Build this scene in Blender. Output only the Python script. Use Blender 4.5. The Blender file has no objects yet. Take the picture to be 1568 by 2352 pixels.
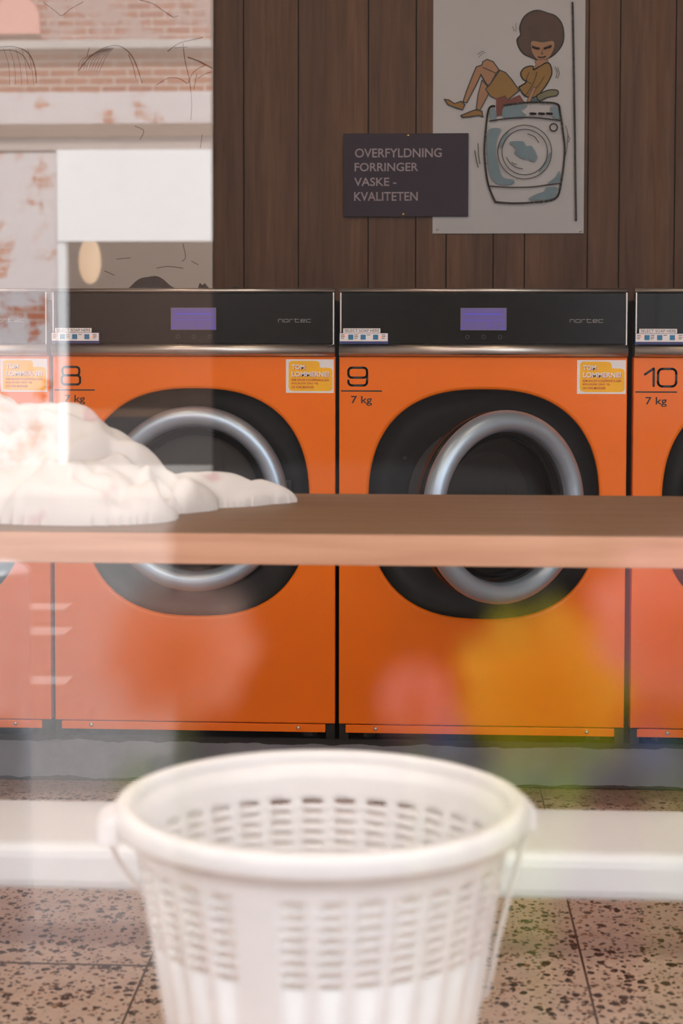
import bpy, bmesh, math, random
from mathutils import Vector, Matrix, noise
random.seed(7)
D = bpy.data
SC = bpy.context.scene
COL = SC.collection
PI = math.pi

# ------------------------------------------------------------------ camera
F, PSI, PITCH, PY0, ROLL, H = 3600.0, 0.0532, 0.04616, 906.21, 0.00122, 1.186
YW = 3.9335            # front plane of the washing machines
YB = YW + 0.74         # panelled back wall
cam_d = D.cameras.new('camera'); cam = D.objects.new('camera', cam_d); COL.objects.link(cam)
cam_d.sensor_fit = 'VERTICAL'; cam_d.sensor_height = 36.0
cam_d.lens = F / 2352 * 36.0
cam_d.shift_y = -(1176 - PY0) / 2352
cam.location = (0, 0, H)
cam.rotation_euler = (Matrix.Rotation(PSI, 4, 'Z') @ Matrix.Rotation(PI / 2 - PITCH, 4, 'X') @ Matrix.Rotation(ROLL, 4, 'Z')).to_euler()
cam_d.clip_start = 0.01
cam_d.dof.use_dof = True
cam_d.dof.focus_distance = 4.0
cam_d.dof.aperture_fstop = cam_d.lens / 13.5
SC.camera = cam

# ------------------------------------------------------------------ sky, sun, exposure
SC.view_settings.view_transform = 'Standard'
SC.view_settings.look = 'None'
SC.view_settings.gamma = 1.0
SC.view_settings.exposure = 0.0
w = D.worlds.new('sky'); SC.world = w; w.use_nodes = True
bg = w.node_tree.nodes['Background']
bg.inputs['Color'].default_value = (0.90, 0.95, 1.0, 1); bg.inputs['Strength'].default_value = 5.0
sun_d = D.lights.new('sun', 'SUN'); sun = D.objects.new('sun', sun_d); COL.objects.link(sun)
sun_d.energy = 11.0; sun_d.angle = 0.01; sun_d.color = (1.0, 0.95, 0.88)
sun.location = (4, 6, 20)
sun.rotation_euler = (Vector((0.25, 1.0, 1.05))).to_track_quat('Z', 'Y').to_euler()
LAMP_POWER = 110.0
FILL_TUBE_POWER = 34.0


def at(px, py, Y):
    """point of the plane Y that the pixel shows"""
    ur, vr = px - 784, py - PY0
    u = ur * math.cos(ROLL) + vr * math.sin(ROLL); v = -ur * math.sin(ROLL) + vr * math.cos(ROLL)
    x, zz = u / F, -v / F
    d = math.cos(PITCH) + zz * math.sin(PITCH); Z = zz * math.cos(PITCH) - math.sin(PITCH)
    X = x * math.cos(PSI) - d * math.sin(PSI); Yy = x * math.sin(PSI) + d * math.cos(PSI)
    k = Y / Yy
    return X * k, Z * k + H


# ------------------------------------------------------------------ helpers
def lin(c):
    return tuple((x / 255 / 12.92) if x / 255 <= 0.04045 else ((x / 255 + 0.055) / 1.055) ** 2.4 for x in c)


class NT:
    def __init__(s, name):
        s.m = D.materials.new(name); s.m.use_nodes = True
        s.t = s.m.node_tree; s.b = s.t.nodes['Principled BSDF']; s.out = s.t.nodes['Material Output']

    def n(s, typ, **kw):
        nd = s.t.nodes.new(typ)
        for k, v in kw.items():
            if k in nd.inputs: nd.inputs[k].default_value = v
            else: setattr(nd, k, v)
        return nd

    def l(s, a, ao, b, bi): s.t.links.new(a.outputs[ao], b.inputs[bi])

    def coords(s, scale=(1, 1, 1), kind='Object'):
        tc = s.n('ShaderNodeTexCoord'); mp = s.n('ShaderNodeMapping'); mp.inputs['Scale'].default_value = scale
        s.l(tc, kind, mp, 'Vector'); return mp

    def ramp(s, stops, interp='LINEAR'):
        r = s.n('ShaderNodeValToRGB'); r.color_ramp.interpolation = interp
        e = r.color_ramp.elements
        while len(e) < len(stops): e.new(0.5)
        for q, (p, c) in zip(e, stops):
            q.position = p; q.color = (*c[:3], 1)
        return r

    def mix(s, fac, a, b, mode='MIX'):
        m = s.n('ShaderNodeMix', data_type='RGBA', blend_type=mode)
        if isinstance(fac, tuple): s.t.links.new(fac[0].outputs[fac[1]], m.inputs[0])
        else: m.inputs[0].default_value = fac
        for k, v in ((6, a), (7, b)):
            if hasattr(v[0], 'outputs'): s.t.links.new(v[0].outputs[v[1]], m.inputs[k])
            else: m.inputs[k].default_value = (*v[:3], 1)
        return m

    def base(s, nd, out): s.t.links.new(nd.outputs[out], s.b.inputs['Base Color'])

    def bump(s, nd, out, strength=0.2, dist=0.01):
        b = s.n('ShaderNodeBump', Strength=strength, Distance=dist)
        s.t.links.new(nd.outputs[out], b.inputs['Height']); s.t.links.new(b.outputs['Normal'], s.b.inputs['Normal'])


def mat(name, rgb, rough=0.5, metal=0.0, var=0.06, scale=30, bump=0.0, spec=None, coat=0.0, emit=None, estr=0.0, aniso=None):
    """simple surface: a colour with a little procedural unevenness"""
    t = NT(name)
    mp = t.coords(aniso or (1, 1, 1)); nz = t.n('ShaderNodeTexNoise', Scale=scale, Detail=3.0); t.l(mp, 'Vector', nz, 'Vector')
    a = tuple(max(0, c * (1 - var)) for c in rgb); b = tuple(min(1, c * (1 + var)) for c in rgb)
    r = t.ramp([(0.3, a), (0.7, b)]); t.l(nz, 'Fac', r, 'Fac'); t.base(r, 'Color')
    t.b.inputs['Roughness'].default_value = rough; t.b.inputs['Metallic'].default_value = metal
    if spec is not None: t.b.inputs['Specular IOR Level'].default_value = spec
    if coat: t.b.inputs['Coat Weight'].default_value = coat; t.b.inputs['Coat Roughness'].default_value = 0.08
    if emit: t.b.inputs['Emission Color'].default_value = (*emit, 1); t.b.inputs['Emission Strength'].default_value = estr
    if bump: t.bump(nz, 'Fac', bump, 0.004)
    return t.m


def obj(name, bm, m=None, parent=None, smooth=False, loc=None):
    me = D.meshes.new(name); bm.normal_update(); bm.to_mesh(me); bm.free()
    if m is not None:
        for q in (m if isinstance(m, (list, tuple)) else [m]): me.materials.append(q)
    if smooth:
        for p in me.polygons: p.use_smooth = True
    o = D.objects.new(name, me); COL.objects.link(o)
    if parent: o.parent = parent
    if loc: o.location = loc
    return o


def tag(o, label=None, cat=None, group=None, kind=None):
    if label: o['label'] = label
    if cat: o['category'] = cat
    if group: o['group'] = group
    if kind: o['kind'] = kind
    return o


def thing(name, label, cat, loc=(0, 0, 0), group=None):
    o = D.objects.new(name, None); COL.objects.link(o); o.location = loc; o.empty_display_size = 0.1
    return tag(o, label, cat, group)


def struct(name, bm, m, parent=None, smooth=False):
    return tag(obj(name, bm, m, parent, smooth), kind='structure')


def B(): return bmesh.new()


def box(bm, x0, x1, y0, y1, z0, z1, bev=0.0, mi=0):
    r = bmesh.ops.create_cube(bm, size=1.0)
    vs = r['verts']
    for v in vs: v.co = Vector((x0 if v.co.x < 0 else x1, y0 if v.co.y < 0 else y1, z0 if v.co.z < 0 else z1))
    fs = {f for v in vs for f in v.link_faces}
    for f in fs: f.material_index = mi
    if bev:
        es = list({e for v in vs for e in v.link_edges})
        bmesh.ops.bevel(bm, geom=es, offset=bev, segments=3, profile=0.5, affect='EDGES')
    return bm


def prism_x(bm, prof, x0, x1, mi=0):
    """profile of (y, z) points swept along x"""
    a = [bm.verts.new((x0, y, z)) for y, z in prof]; b = [bm.verts.new((x1, y, z)) for y, z in prof]
    n = len(prof)
    for i in range(n):
        f = bm.faces.new((a[i], a[(i + 1) % n], b[(i + 1) % n], b[i])); f.material_index = mi; f.smooth = True
    for q in (bm.faces.new(a[::-1]), bm.faces.new(b)): q.material_index = mi
    bmesh.ops.recalc_face_normals(bm, faces=bm.faces[:])


def lathe_y(bm, prof, n=64, cx=0, cz=0, close=False, mi=0):
    """profile of (r, y) revolved about the y axis"""
    rings = []
    for r, y in prof:
        if r < 1e-6: rings.append([bm.verts.new((cx, y, cz))])
        else: rings.append([bm.verts.new((cx + r * math.cos(2 * PI * k / n), y, cz + r * math.sin(2 * PI * k / n))) for k in range(n)])
    m = len(rings)
    for i in range(m if close else m - 1):
        a, b = rings[i], rings[(i + 1) % m]
        for k in range(n):
            k2 = (k + 1) % n
            if len(a) == 1 and len(b) == 1: continue
            if len(a) == 1: f = bm.faces.new((a[0], b[k2], b[k]))
            elif len(b) == 1: f = bm.faces.new((a[k], a[k2], b[0]))
            else: f = bm.faces.new((a[k], a[k2], b[k2], b[k]))
            f.smooth = True; f.material_index = mi
    bmesh.ops.recalc_face_normals(bm, faces=bm.faces[:])


def tube(bm, pts, r, n=8, mi=0):
    rings = []
    P = [Vector(p) for p in pts]
    for i, p in enumerate(P):
        t = (P[min(i + 1, len(P) - 1)] - P[max(i - 1, 0)]).normalized()
        a = t.cross(Vector((0, 0, 1)))
        if a.length < 1e-3: a = t.cross(Vector((0, 1, 0)))
        a.normalize(); b = t.cross(a)
        rr = r[i] if isinstance(r, (list, tuple)) else r
        rings.append([bm.verts.new(p + a * rr * math.cos(2 * PI * k / n) + b * rr * math.sin(2 * PI * k / n)) for k in range(n)])
    for a, b in zip(rings, rings[1:]):
        for k in range(n):
            f = bm.faces.new((a[k], a[(k + 1) % n], b[(k + 1) % n], b[k])); f.smooth = True; f.material_index = mi
    for f in (bm.faces.new(rings[0][::-1]), bm.faces.new(rings[-1])): f.material_index = mi
    bmesh.ops.recalc_face_normals(bm, faces=bm.faces[:])


def crom(pts, n=6, closed=False):
    out = []; N = len(pts)
    rng = range(N if closed else N - 1)
    for i in rng:
        p = [pts[(i + k) % N] if closed else pts[min(max(i + k, 0), N - 1)] for k in (-1, 0, 1, 2)]
        for j in range(n):
            t = j / n
            out.append(tuple(0.5 * (2 * p[1][c] + (p[2][c] - p[0][c]) * t + (2 * p[0][c] - 5 * p[1][c] + 4 * p[2][c] - p[3][c]) * t * t + (3 * p[1][c] - p[0][c] - 3 * p[2][c] + p[3][c]) * t ** 3) for c in range(2)))
    if not closed: out.append(tuple(pts[-1]))
    return out


def ribbon(bm, pts, wd, y, th=0.0004, closed=False, mi=0):
    """a printed line of width wd through (x, z) points, lying in the plane y (front face towards -y)"""
    P = list(pts) + ([pts[0]] if closed else [])
    for (xa, za), (xb, zb) in zip(P, P[1:]):
        L = math.hypot(xb - xa, zb - za)
        if L < 1e-7: continue
        nx, nz = -(zb - za) / L * wd / 2, (xb - xa) / L * wd / 2
        f = bm.faces.new([bm.verts.new(q) for q in ((xa + nx, y, za + nz), (xa - nx, y, za - nz), (xb - nx, y, zb - nz), (xb + nx, y, zb + nz))])
        f.material_index = mi
    for x, z in P:
        f = bm.faces.new([bm.verts.new((x + wd / 2 * math.cos(a * PI / 5), y, z + wd / 2 * math.sin(a * PI / 5))) for a in range(10)])
        f.material_index = mi


def poly(bm, pts, y, mi=0):
    f = bm.faces.new([bm.verts.new((x, y, z)) for x, z in pts]); f.material_index = mi
    f.normal_update()
    if f.normal.y > 0: f.normal_flip()
    return f


def rrect(x0, x1, z0, z1, r, n=5):
    out = []
    for cx, cz, a0 in ((x1 - r, z1 - r, 0), (x0 + r, z1 - r, 90), (x0 + r, z0 + r, 180), (x1 - r, z0 + r, 270)):
        for k in range(n + 1):
            a = math.radians(a0 + 90 * k / n); out.append((cx + r * math.cos(a), cz + r * math.sin(a)))
    return out


def text_mesh(name, s, x0, x1, z0, z1, y, m, parent=None, bold=0.0, shear=0.0):
    """lettering fitted into the box x0..x1, z0..z1 of the plane y, facing -y"""
    cu = D.curves.new(name, 'FONT'); cu.body = s; cu.size = 1.0; cu.offset = bold; cu.resolution_u = 4; cu.shear = shear
    tmp = D.objects.new(name + '_curve', cu); COL.objects.link(tmp)
    dg = bpy.context.evaluated_depsgraph_get()
    me = D.meshes.new_from_object(tmp.evaluated_get(dg))
    D.objects.remove(tmp); D.curves.remove(cu)
    xs = [v.co.x for v in me.vertices]; ys = [v.co.y for v in me.vertices]
    ax, bx, ay, by = min(xs), max(xs), min(ys), max(ys)
    for v in me.vertices:
        v.co = Vector((x0 + (v.co.x - ax) / (bx - ax) * (x1 - x0), y, z0 + (v.co.y - ay) / (by - ay) * (z1 - z0)))
    me.materials.clear(); me.materials.append(m)
    me.name = name
    o = D.objects.new(name, me); COL.objects.link(o)
    if parent: o.parent = parent
    return o


# ------------------------------------------------------------------ materials
ORANGE = mat('orange_enamel', (0.86, 0.170, 0.002), 0.3, var=0.03, scale=3, coat=0.08, spec=0.3)
BLACK_GLOSS = mat('black_gloss_panel', (0.008, 0.007, 0.006), 0.22, var=0.2, spec=0.18)
BLACK = mat('black_plastic', (0.011, 0.0105, 0.0105), 0.38, var=0.2, spec=0.3)
GAP = mat('dark_cabinet', (0.02, 0.018, 0.017), 0.6)
STEEL = mat('brushed_steel', (0.52, 0.48, 0.45), 0.33, 1.0, var=0.08, scale=60, aniso=(0.5, 20, 20))
RING = mat('silver_door_ring', (0.43, 0.53, 0.65), 0.40, 0.8, var=0.03, scale=8)
DRUM = mat('drum_steel', (0.10, 0.095, 0.09), 0.4, 0.9, var=0.15)
HUB = mat('drum_hub', (0.35, 0.31, 0.29), 0.45, 0.6)
INK = mat('black_ink', (0.012, 0.011, 0.012), 0.5)
LOGO = mat('grey_print', (0.30, 0.29, 0.29), 0.5)
FAINT = mat('faint_icon_print', (0.09, 0.085, 0.08), 0.5)
WHITE_LABEL = mat('white_label', (0.78, 0.74, 0.75), 0.5, var=0.03)
YELLOW_LABEL = mat('yellow_label', (0.90, 0.46, 0.004), 0.5, var=0.03)
RED_INK = mat('red_ink', (0.50, 0.07, 0.03), 0.5)
NAVY = mat('navy_edge', (0.02, 0.03, 0.14), 0.45)
BLUE_KEY = mat('blue_key', (0.005, 0.16, 0.33), 0.4)
LED = mat('red_led', (0.9, 0.3, 0.2), 0.4, emit=(1.0, 0.22, 0.12), estr=1.1)
LCD = mat('lit_purple_display', (0.05, 0.04, 0.10), 0.3, emit=(0.17, 0.10, 0.42), estr=0.45)
LCD_LINE = mat('lit_blue_display_text', (0.03, 0.03, 0.2), 0.3, emit=(0.12, 0.08, 0.75), estr=0.6)
SCREW = mat('screw_steel', (0.6, 0.56, 0.52), 0.3, 1.0)
BRASS = mat('brass_screw', (0.75, 0.45, 0.14), 0.3, 1.0)
WHITE_PLASTIC = mat('white_plastic', (0.80, 0.762, 0.75), 0.42, var=0.02)
WHITE_PAINT = mat('white_paint', (0.70, 0.70, 0.71), 0.45, var=0.03, scale=8)
PLASTER = mat('plaster', (0.62, 0.58, 0.54), 0.8, var=0.05, scale=6)


def glass_pane(name, refl, tint=(1, 1, 1)):
    t = NT(name); t.t.nodes.remove(t.b)
    tr = t.n('ShaderNodeBsdfTransparent', Color=(*tint, 1)); gl = t.n('ShaderNodeBsdfGlossy', Roughness=0.0)
    lw = t.n('ShaderNodeLayerWeight', Blend=0.25)
    mr = t.n('ShaderNodeMapRange'); mr.inputs['To Min'].default_value = refl; mr.inputs['To Max'].default_value = min(1, refl + 0.5)
    pw = t.n('ShaderNodeMath', operation='POWER'); pw.inputs[1].default_value = 3.0
    t.l(lw, 'Facing', pw, 0); t.l(pw, 'Value', mr, 'Value')
    mx = t.n('ShaderNodeMixShader'); t.l(mr, 'Result', mx, 'Fac'); t.l(tr, 'BSDF', mx, 1); t.l(gl, 'BSDF', mx, 2)
    t.l(mx, 'Shader', t.out, 'Surface')
    return t.m


PANE = glass_pane('double_glazing', 0.085, (0.93, 0.93, 0.93))
PORTHOLE = glass_pane('smoked_porthole_glass', 0.022, (0.55, 0.53, 0.52))


def wood_panel():
    t = NT('walnut_panelling')
    mp = t.coords((9, 9, 0.55)); nz = t.n('ShaderNodeTexNoise', Scale=6.0, Detail=6.0, Roughness=0.6, Distortion=0.6); t.l(mp, 'Vector', nz, 'Vector')
    r = t.ramp([(0.25, (0.066, 0.027, 0.011)), (0.5, (0.104, 0.047, 0.021)), (0.78, (0.140, 0.068, 0.033))]); t.l(nz, 'Fac', r, 'Fac')
    mp2 = t.coords((2.7, 1, 0.02)); n2 = t.n('ShaderNodeTexNoise', Scale=3.0, Detail=1.0); t.l(mp2, 'Vector', n2, 'Vector')
    r2 = t.ramp([(0.35, (0.75, 0.73, 0.72)), (0.65, (1.12, 1.1, 1.08))]); t.l(n2, 'Fac', r2, 'Fac')
    m = t.mix(1.0, (r, 'Color'), (r2, 'Color'), 'MULTIPLY'); t.base(m, 2)
    t.b.inputs['Roughness'].default_value = 0.55; t.b.inputs['Specular IOR Level'].default_value = 0.3; t.bump(nz, 'Fac', 0.12, 0.002)
    return t.m


def table_wood(name='table_wood', c0=(0.50, 0.25, 0.15), c1=(0.64, 0.35, 0.225)):
    t = NT(name)
    mp = t.coords((0.7, 14, 14)); nz = t.n('ShaderNodeTexNoise', Scale=4.0, Detail=5.0, Distortion=0.3); t.l(mp, 'Vector', nz, 'Vector')
    r = t.ramp([(0.3, c0), (0.7, c1)]); t.l(nz, 'Fac', r, 'Fac'); t.base(r, 'Color')
    t.b.inputs['Roughness'].default_value = 0.55
    return t.m


def terrazzo():
    t = NT('terrazzo_tiles')
    mp = t.coords((1, 1, 1))
    wob = t.n('ShaderNodeTexNoise', Scale=60.0, Detail=2.0); t.l(mp, 'Vector', wob, 'Vector')
    wv = t.n('ShaderNodeVectorMath', operation='SCALE'); wv.inputs['Scale'].default_value = 0.014; t.l(wob, 'Color', wv, 0)
    ad = t.n('ShaderNodeVectorMath', operation='ADD'); t.l(mp, 'Vector', ad, 0); t.l(wv, 'Vector', ad, 1)
    col = None
    basen = t.n('ShaderNodeTexNoise', Scale=14.0, Detail=6.0, Roughness=0.7); t.l(mp, 'Vector', basen, 'Vector')
    rb = t.ramp([(0.3, (0.60, 0.48, 0.40)), (0.7, (0.86, 0.71, 0.60))]); t.l(basen, 'Fac', rb, 'Fac')
    col = (rb, 'Color')
    for sc, thr, shade in ((47, 0.33, (0.030, 0.027, 0.026)), (85, 0.27, (0.05, 0.04, 0.036)), (75, 0.24, (0.30, 0.15, 0.07)), (60, 0.22, (0.16, 0.12, 0.10)), (110, 0.22, (0.75, 0.68, 0.62))):
        vo = t.n('ShaderNodeTexVoronoi', Scale=float(sc), Randomness=1.0); t.l(ad, 'Vector', vo, 'Vector')
        sp = t.n('ShaderNodeSeparateColor'); t.l(vo, 'Color', sp, 'Color')
        m1 = t.n('ShaderNodeMath', operation='MULTIPLY'); m1.inputs[1].default_value = thr * 1.5; t.l(sp, 'Red', m1, 0)   # each chip its own size
        lt = t.n('ShaderNodeMath', operation='LESS_THAN'); t.l(vo, 'Distance', lt, 0); t.l(m1, 'Value', lt, 1)
        col = (t.mix((lt, 'Value'), col, shade), 2)
    # joints of the 0.80 m tiles
    sep = t.n('ShaderNodeSeparateXYZ'); t.l(mp, 'Vector', sep, 'Vector')
    for axis, off in (('X', 0.296), ('Y', 2.815)):
        a = t.n('ShaderNodeMath', operation='SUBTRACT'); a.inputs[1].default_value = off - 0.4015 - 40 * 0.803
        if axis == 'Y':                     # the tile rows are staggered by half a tile
            gx = t.n('ShaderNodeMath', operation='GREATER_THAN'); gx.inputs[1].default_value = -0.2; t.l(sep, 'X', gx, 0)
            sh_ = t.n('ShaderNodeMath', operation='MULTIPLY_ADD'); sh_.inputs[1].default_value = 0.4015; t.l(gx, 'Value', sh_, 0); t.l(sep, 'Y', sh_, 2); t.l(sh_, 'Value', a, 0)
        else: t.l(sep, axis, a, 0)
        mo = t.n('ShaderNodeMath', operation='MODULO'); mo.inputs[1].default_value = 0.803; t.l(a, 'Value', mo, 0)
        su = t.n('ShaderNodeMath', operation='SUBTRACT'); su.inputs[1].default_value = 0.4015; t.l(mo, 'Value', su, 0)
        ab = t.n('ShaderNodeMath', operation='ABSOLUTE'); t.l(su, 'Value', ab, 0)
        lt = t.n('ShaderNodeMath', operation='LESS_THAN'); lt.inputs[1].default_value = 0.0022 if axis == 'X' else 0.004; t.l(ab, 'Value', lt, 0)
        col = (t.mix((lt, 'Value'), col, (0.07, 0.055, 0.045)), 2)
    # grime along the plinth
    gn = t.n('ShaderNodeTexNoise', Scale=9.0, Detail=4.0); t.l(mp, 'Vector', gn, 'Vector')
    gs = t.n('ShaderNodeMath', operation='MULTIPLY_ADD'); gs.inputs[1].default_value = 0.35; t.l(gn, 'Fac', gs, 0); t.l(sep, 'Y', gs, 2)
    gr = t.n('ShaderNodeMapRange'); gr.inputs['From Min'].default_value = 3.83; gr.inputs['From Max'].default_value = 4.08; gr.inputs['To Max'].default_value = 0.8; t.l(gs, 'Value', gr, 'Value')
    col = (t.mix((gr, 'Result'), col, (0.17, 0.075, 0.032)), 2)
    t.base(*col); t.b.inputs['Roughness'].default_value = 0.42
    return t.m


def concrete():
    t = NT('grey_painted_plinth')
    mp = t.coords((1, 1, 1)); nz = t.n('ShaderNodeTexNoise', Scale=7.0, Detail=6.0); t.l(mp, 'Vector', nz, 'Vector')
    r = t.ramp([(0.3, (0.135, 0.14, 0.16)), (0.7, (0.20, 0.205, 0.235))]); t.l(nz, 'Fac', r, 'Fac')
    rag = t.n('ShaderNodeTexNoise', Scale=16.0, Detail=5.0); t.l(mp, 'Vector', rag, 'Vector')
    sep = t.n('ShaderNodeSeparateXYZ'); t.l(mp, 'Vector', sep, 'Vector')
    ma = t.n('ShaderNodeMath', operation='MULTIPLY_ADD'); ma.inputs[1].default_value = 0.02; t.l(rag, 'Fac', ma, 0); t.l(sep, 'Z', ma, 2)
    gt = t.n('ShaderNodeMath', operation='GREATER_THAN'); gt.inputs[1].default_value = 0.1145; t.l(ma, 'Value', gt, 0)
    m1 = t.mix((gt, 'Value'), (r, 'Color'), (0.012, 0.010, 0.009))  # ragged dark glue strip on top, with shade under the machines painted in
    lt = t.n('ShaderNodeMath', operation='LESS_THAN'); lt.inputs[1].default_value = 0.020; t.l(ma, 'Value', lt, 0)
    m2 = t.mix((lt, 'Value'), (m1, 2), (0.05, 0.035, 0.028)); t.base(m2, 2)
    t.b.inputs['Roughness'].default_value = 0.6; t.bump(nz, 'Fac', 0.2, 0.004)
    return t.m


def painted_brick(name, wear, white=(0.80, 0.75, 0.76), b1=(0.50, 0.17, 0.08), b2=(0.42, 0.12, 0.06)):
    t = NT(name)
    mp = t.coords((1, 1, 1)); cm = t.n('ShaderNodeCombineXYZ'); sp = t.n('ShaderNodeSeparateXYZ'); t.l(mp, 'Vector', sp, 'Vector'); t.l(sp, 'X', cm, 'X'); t.l(sp, 'Z', cm, 'Y')
    br = t.n('ShaderNodeTexBrick', Scale=1.0); br.inputs['Brick Width'].default_value = 0.24; br.inputs['Row Height'].default_value = 0.075; br.inputs['Mortar Size'].default_value = 0.008
    br.inputs['Color1'].default_value = (*b1, 1); br.inputs['Color2'].default_value = (*b2, 1); br.inputs['Mortar'].default_value = (0.5, 0.42, 0.38, 1)
    t.l(cm, 'Vector', br, 'Vector')
    nz = t.n('ShaderNodeTexNoise', Scale=3.2, Detail=6.0, Roughness=0.65); t.l(mp, 'Vector', nz, 'Vector')
    r = t.ramp([(max(0, wear - 0.04), (0, 0, 0)), (wear + 0.04, (1, 1, 1))]); t.l(nz, 'Fac', r, 'Fac')
    m = t.mix((r, 'Color'), (br, 'Color'), white); t.base(m, 2); t.b.inputs['Roughness'].default_value = 0.85
    return t.m


def sheet_cloth():
    t = NT('white_cotton')
    mp = t.coords((1, 1, 1)); nz = t.n('ShaderNodeTexNoise', Scale=11.0, Detail=2.0); t.l(mp, 'Vector', nz, 'Vector')
    r = t.ramp([(0.62, (0.68, 0.645, 0.63)), (0.69, (0.62, 0.47, 0.48))]); t.l(nz, 'Fac', r, 'Fac'); t.base(r, 'Color')
    t.b.inputs['Roughness'].default_value = 0.9; t.b.inputs['Sheen Weight'].default_value = 0.2
    wv = t.n('ShaderNodeTexNoise', Scale=400.0); t.l(mp, 'Vector', wv, 'Vector'); t.bump(wv, 'Fac', 0.05, 0.001)
    return t.m


# ------------------------------------------------------------------ room
XL, XR, YF, ZC = -3.4, 3.4, 0.22, 2.9
bm = B(); box(bm, XL - 0.1, XR + 0.1, YF - 0.05, YB + 0.15, -0.12, 0.0); struct('floor', bm, terrazzo())
bm = B(); box(bm, XL - 0.1, XR + 0.1, YF - 0.05, YB + 0.15, ZC, ZC + 0.1); struct('ceiling', bm, mat('ceiling_paint', (0.55, 0.51, 0.47), 0.8))
bm = B(); box(bm, XL - 0.1, XL, YF + 0.1, YB + 0.15, 0, ZC); struct('wall_left', bm, PLASTER)
bm = B(); box(bm, XR, XR + 0.1, YF + 0.1, YB + 0.15, 0, ZC); struct('wall_right', bm, PLASTER)
# panelled back wall: boards with dark grooves between them
bm = B()
GR = [-0.5411, -0.378, -0.1702, -0.0292, 0.0611, 0.2001, 0.2925, 0.4768, 0.5686, 0.7301]
edges = [XL, -3.25, -3.1, -2.9, -2.78, -2.66, -2.55, -2.40, -2.2, -2.06, -1.97, -1.82, -1.72, -1.55, -1.40, -1.22, -1.08, -0.98, -0.84, -0.70] + GR + [0.87, 0.96, 1.1, 1.2, 1.38, 1.47, 1.63, 1.84, 1.98, 2.07, 2.2, 2.3, 2.48, 2.57, 2.7, 2.86, 2.95, 3.13, 3.3, XR]
for a, b in zip(edges, edges[1:]): box(bm, a + 0.0017, b - 0.0017, YB, YB + 0.015, 0, ZC, 0.0008)
box(bm, XL, XR, YB + 0.012, YB + 0.14, 0, ZC, mi=1)
struct('wall_back', bm, [wood_panel(), mat('groove_shadow_backing', (0.03, 0.018, 0.012), 0.8)])
# street front: brick-clad wall with one wide shop window
WX0, WX1, WZ0, WZ1 = -3.1, 3.1, 0.12, 2.75
bm = B()
FRONT = mat('front_render', (0.30, 0.27, 0.25), 0.85, scale=5)
box(bm, XL - 0.1, WX0, YF - 0.05, YF + 0.15, -0.15, ZC); box(bm, WX1, XR + 0.1, YF - 0.05, YF + 0.15, -0.15, ZC)
box(bm, WX0, WX1, YF - 0.05, YF + 0.15, -0.15, WZ0); box(bm, WX0, WX1, YF - 0.05, YF + 0.15, WZ1, ZC)
box(bm, -9, 9, YF - 0.05, YF + 0.15, ZC + 0.1, 3.15)
box(bm, -9, XL - 0.1, YF - 0.05, YF + 0.15, -0.15, ZC + 0.1); box(bm, XR + 0.1, 9, YF - 0.05, YF + 0.15, -0.15, ZC + 0.1)
struct('wall_front', bm, FRONT)
win = thing('window_1', None, None, (0, YF, 0)); tag(win, kind='structure')
bm = B()
for a, b, c, d in ((WX0, WX0 + 0.06, WZ0, WZ1), (WX1 - 0.06, WX1, WZ0, WZ1), (WX0, WX1, WZ0, WZ0 + 0.06), (WX0, WX1, WZ1 - 0.06, WZ1)):
    box(bm, a, b, -0.03, 0.05, c, d, 0.004)
struct('window_frame', bm, mat('dark_window_frame', (0.05, 0.05, 0.05), 0.4), win)
bm = B(); box(bm, WX0 + 0.05, WX1 - 0.05, 0.0, 0.012, WZ0 + 0.05, WZ1 - 0.05); struct('window_pane', bm, PANE, win)
# plinth under the machines
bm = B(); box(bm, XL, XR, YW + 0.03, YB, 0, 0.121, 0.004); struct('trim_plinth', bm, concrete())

# ------------------------------------------------------------------ street outside
ZG = -0.15
bm = B(); box(bm, -30, 30, -2.2, YF - 0.05, ZG - 0.1, ZG); struct('pavement', bm, mat('paving_stone', (0.16, 0.155, 0.15), 0.85, scale=4))
bm = B(); box(bm, -30, 30, -11.5, -2.2, ZG - 0.2, ZG - 0.02); struct('road', bm, mat('asphalt', (0.22, 0.21, 0.21), 0.85, scale=90, var=0.3))
bm = B(); box(bm, -30, 30, -20, -11.5, ZG - 0.1, ZG); struct('pavement_across', bm, mat('paving_stone_pale', (0.40, 0.37, 0.35), 0.85, scale=4))
FY = -14.0                      # house front across the street
VD = 2 * YF - FY                # its distance by way of the glass


def mir(px, py, y=FY):
    return at(px, py, 2 * YF - y)


bld = thing('brick_building', 'white-painted brick shop house across the street, mirrored in the window glass', 'building', (-6.0, FY, ZG))
BR_WHITE = painted_brick('worn_white_brick', 0.43, (0.62, 0.56, 0.58)); BR_RED = painted_brick('red_brick', 0.75, (0.45, 0.30, 0.25), (0.36, 0.12, 0.055), (0.30, 0.09, 0.045))
BR_PINK = painted_brick('pink_washed_brick', 0.52, (0.40, 0.27, 0.25), (0.36, 0.13, 0.08), (0.30, 0.10, 0.07))
CORN = mat('stone_cornice', (0.48, 0.44, 0.42), 0.8, scale=6)


def bpart(name, m, px0, px1, py0, py1, y0, y1, parent=bld, x0=None):
    a, b = mir(px0, py0), mir(px1, py1)
    bm = B(); box(bm, (x0 if x0 is not None else a[0]) + 6.0, b[0] + 6.0, y0, y1, b[1] - ZG, a[1] - ZG)
    return obj(name, bm, m, parent)


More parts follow.
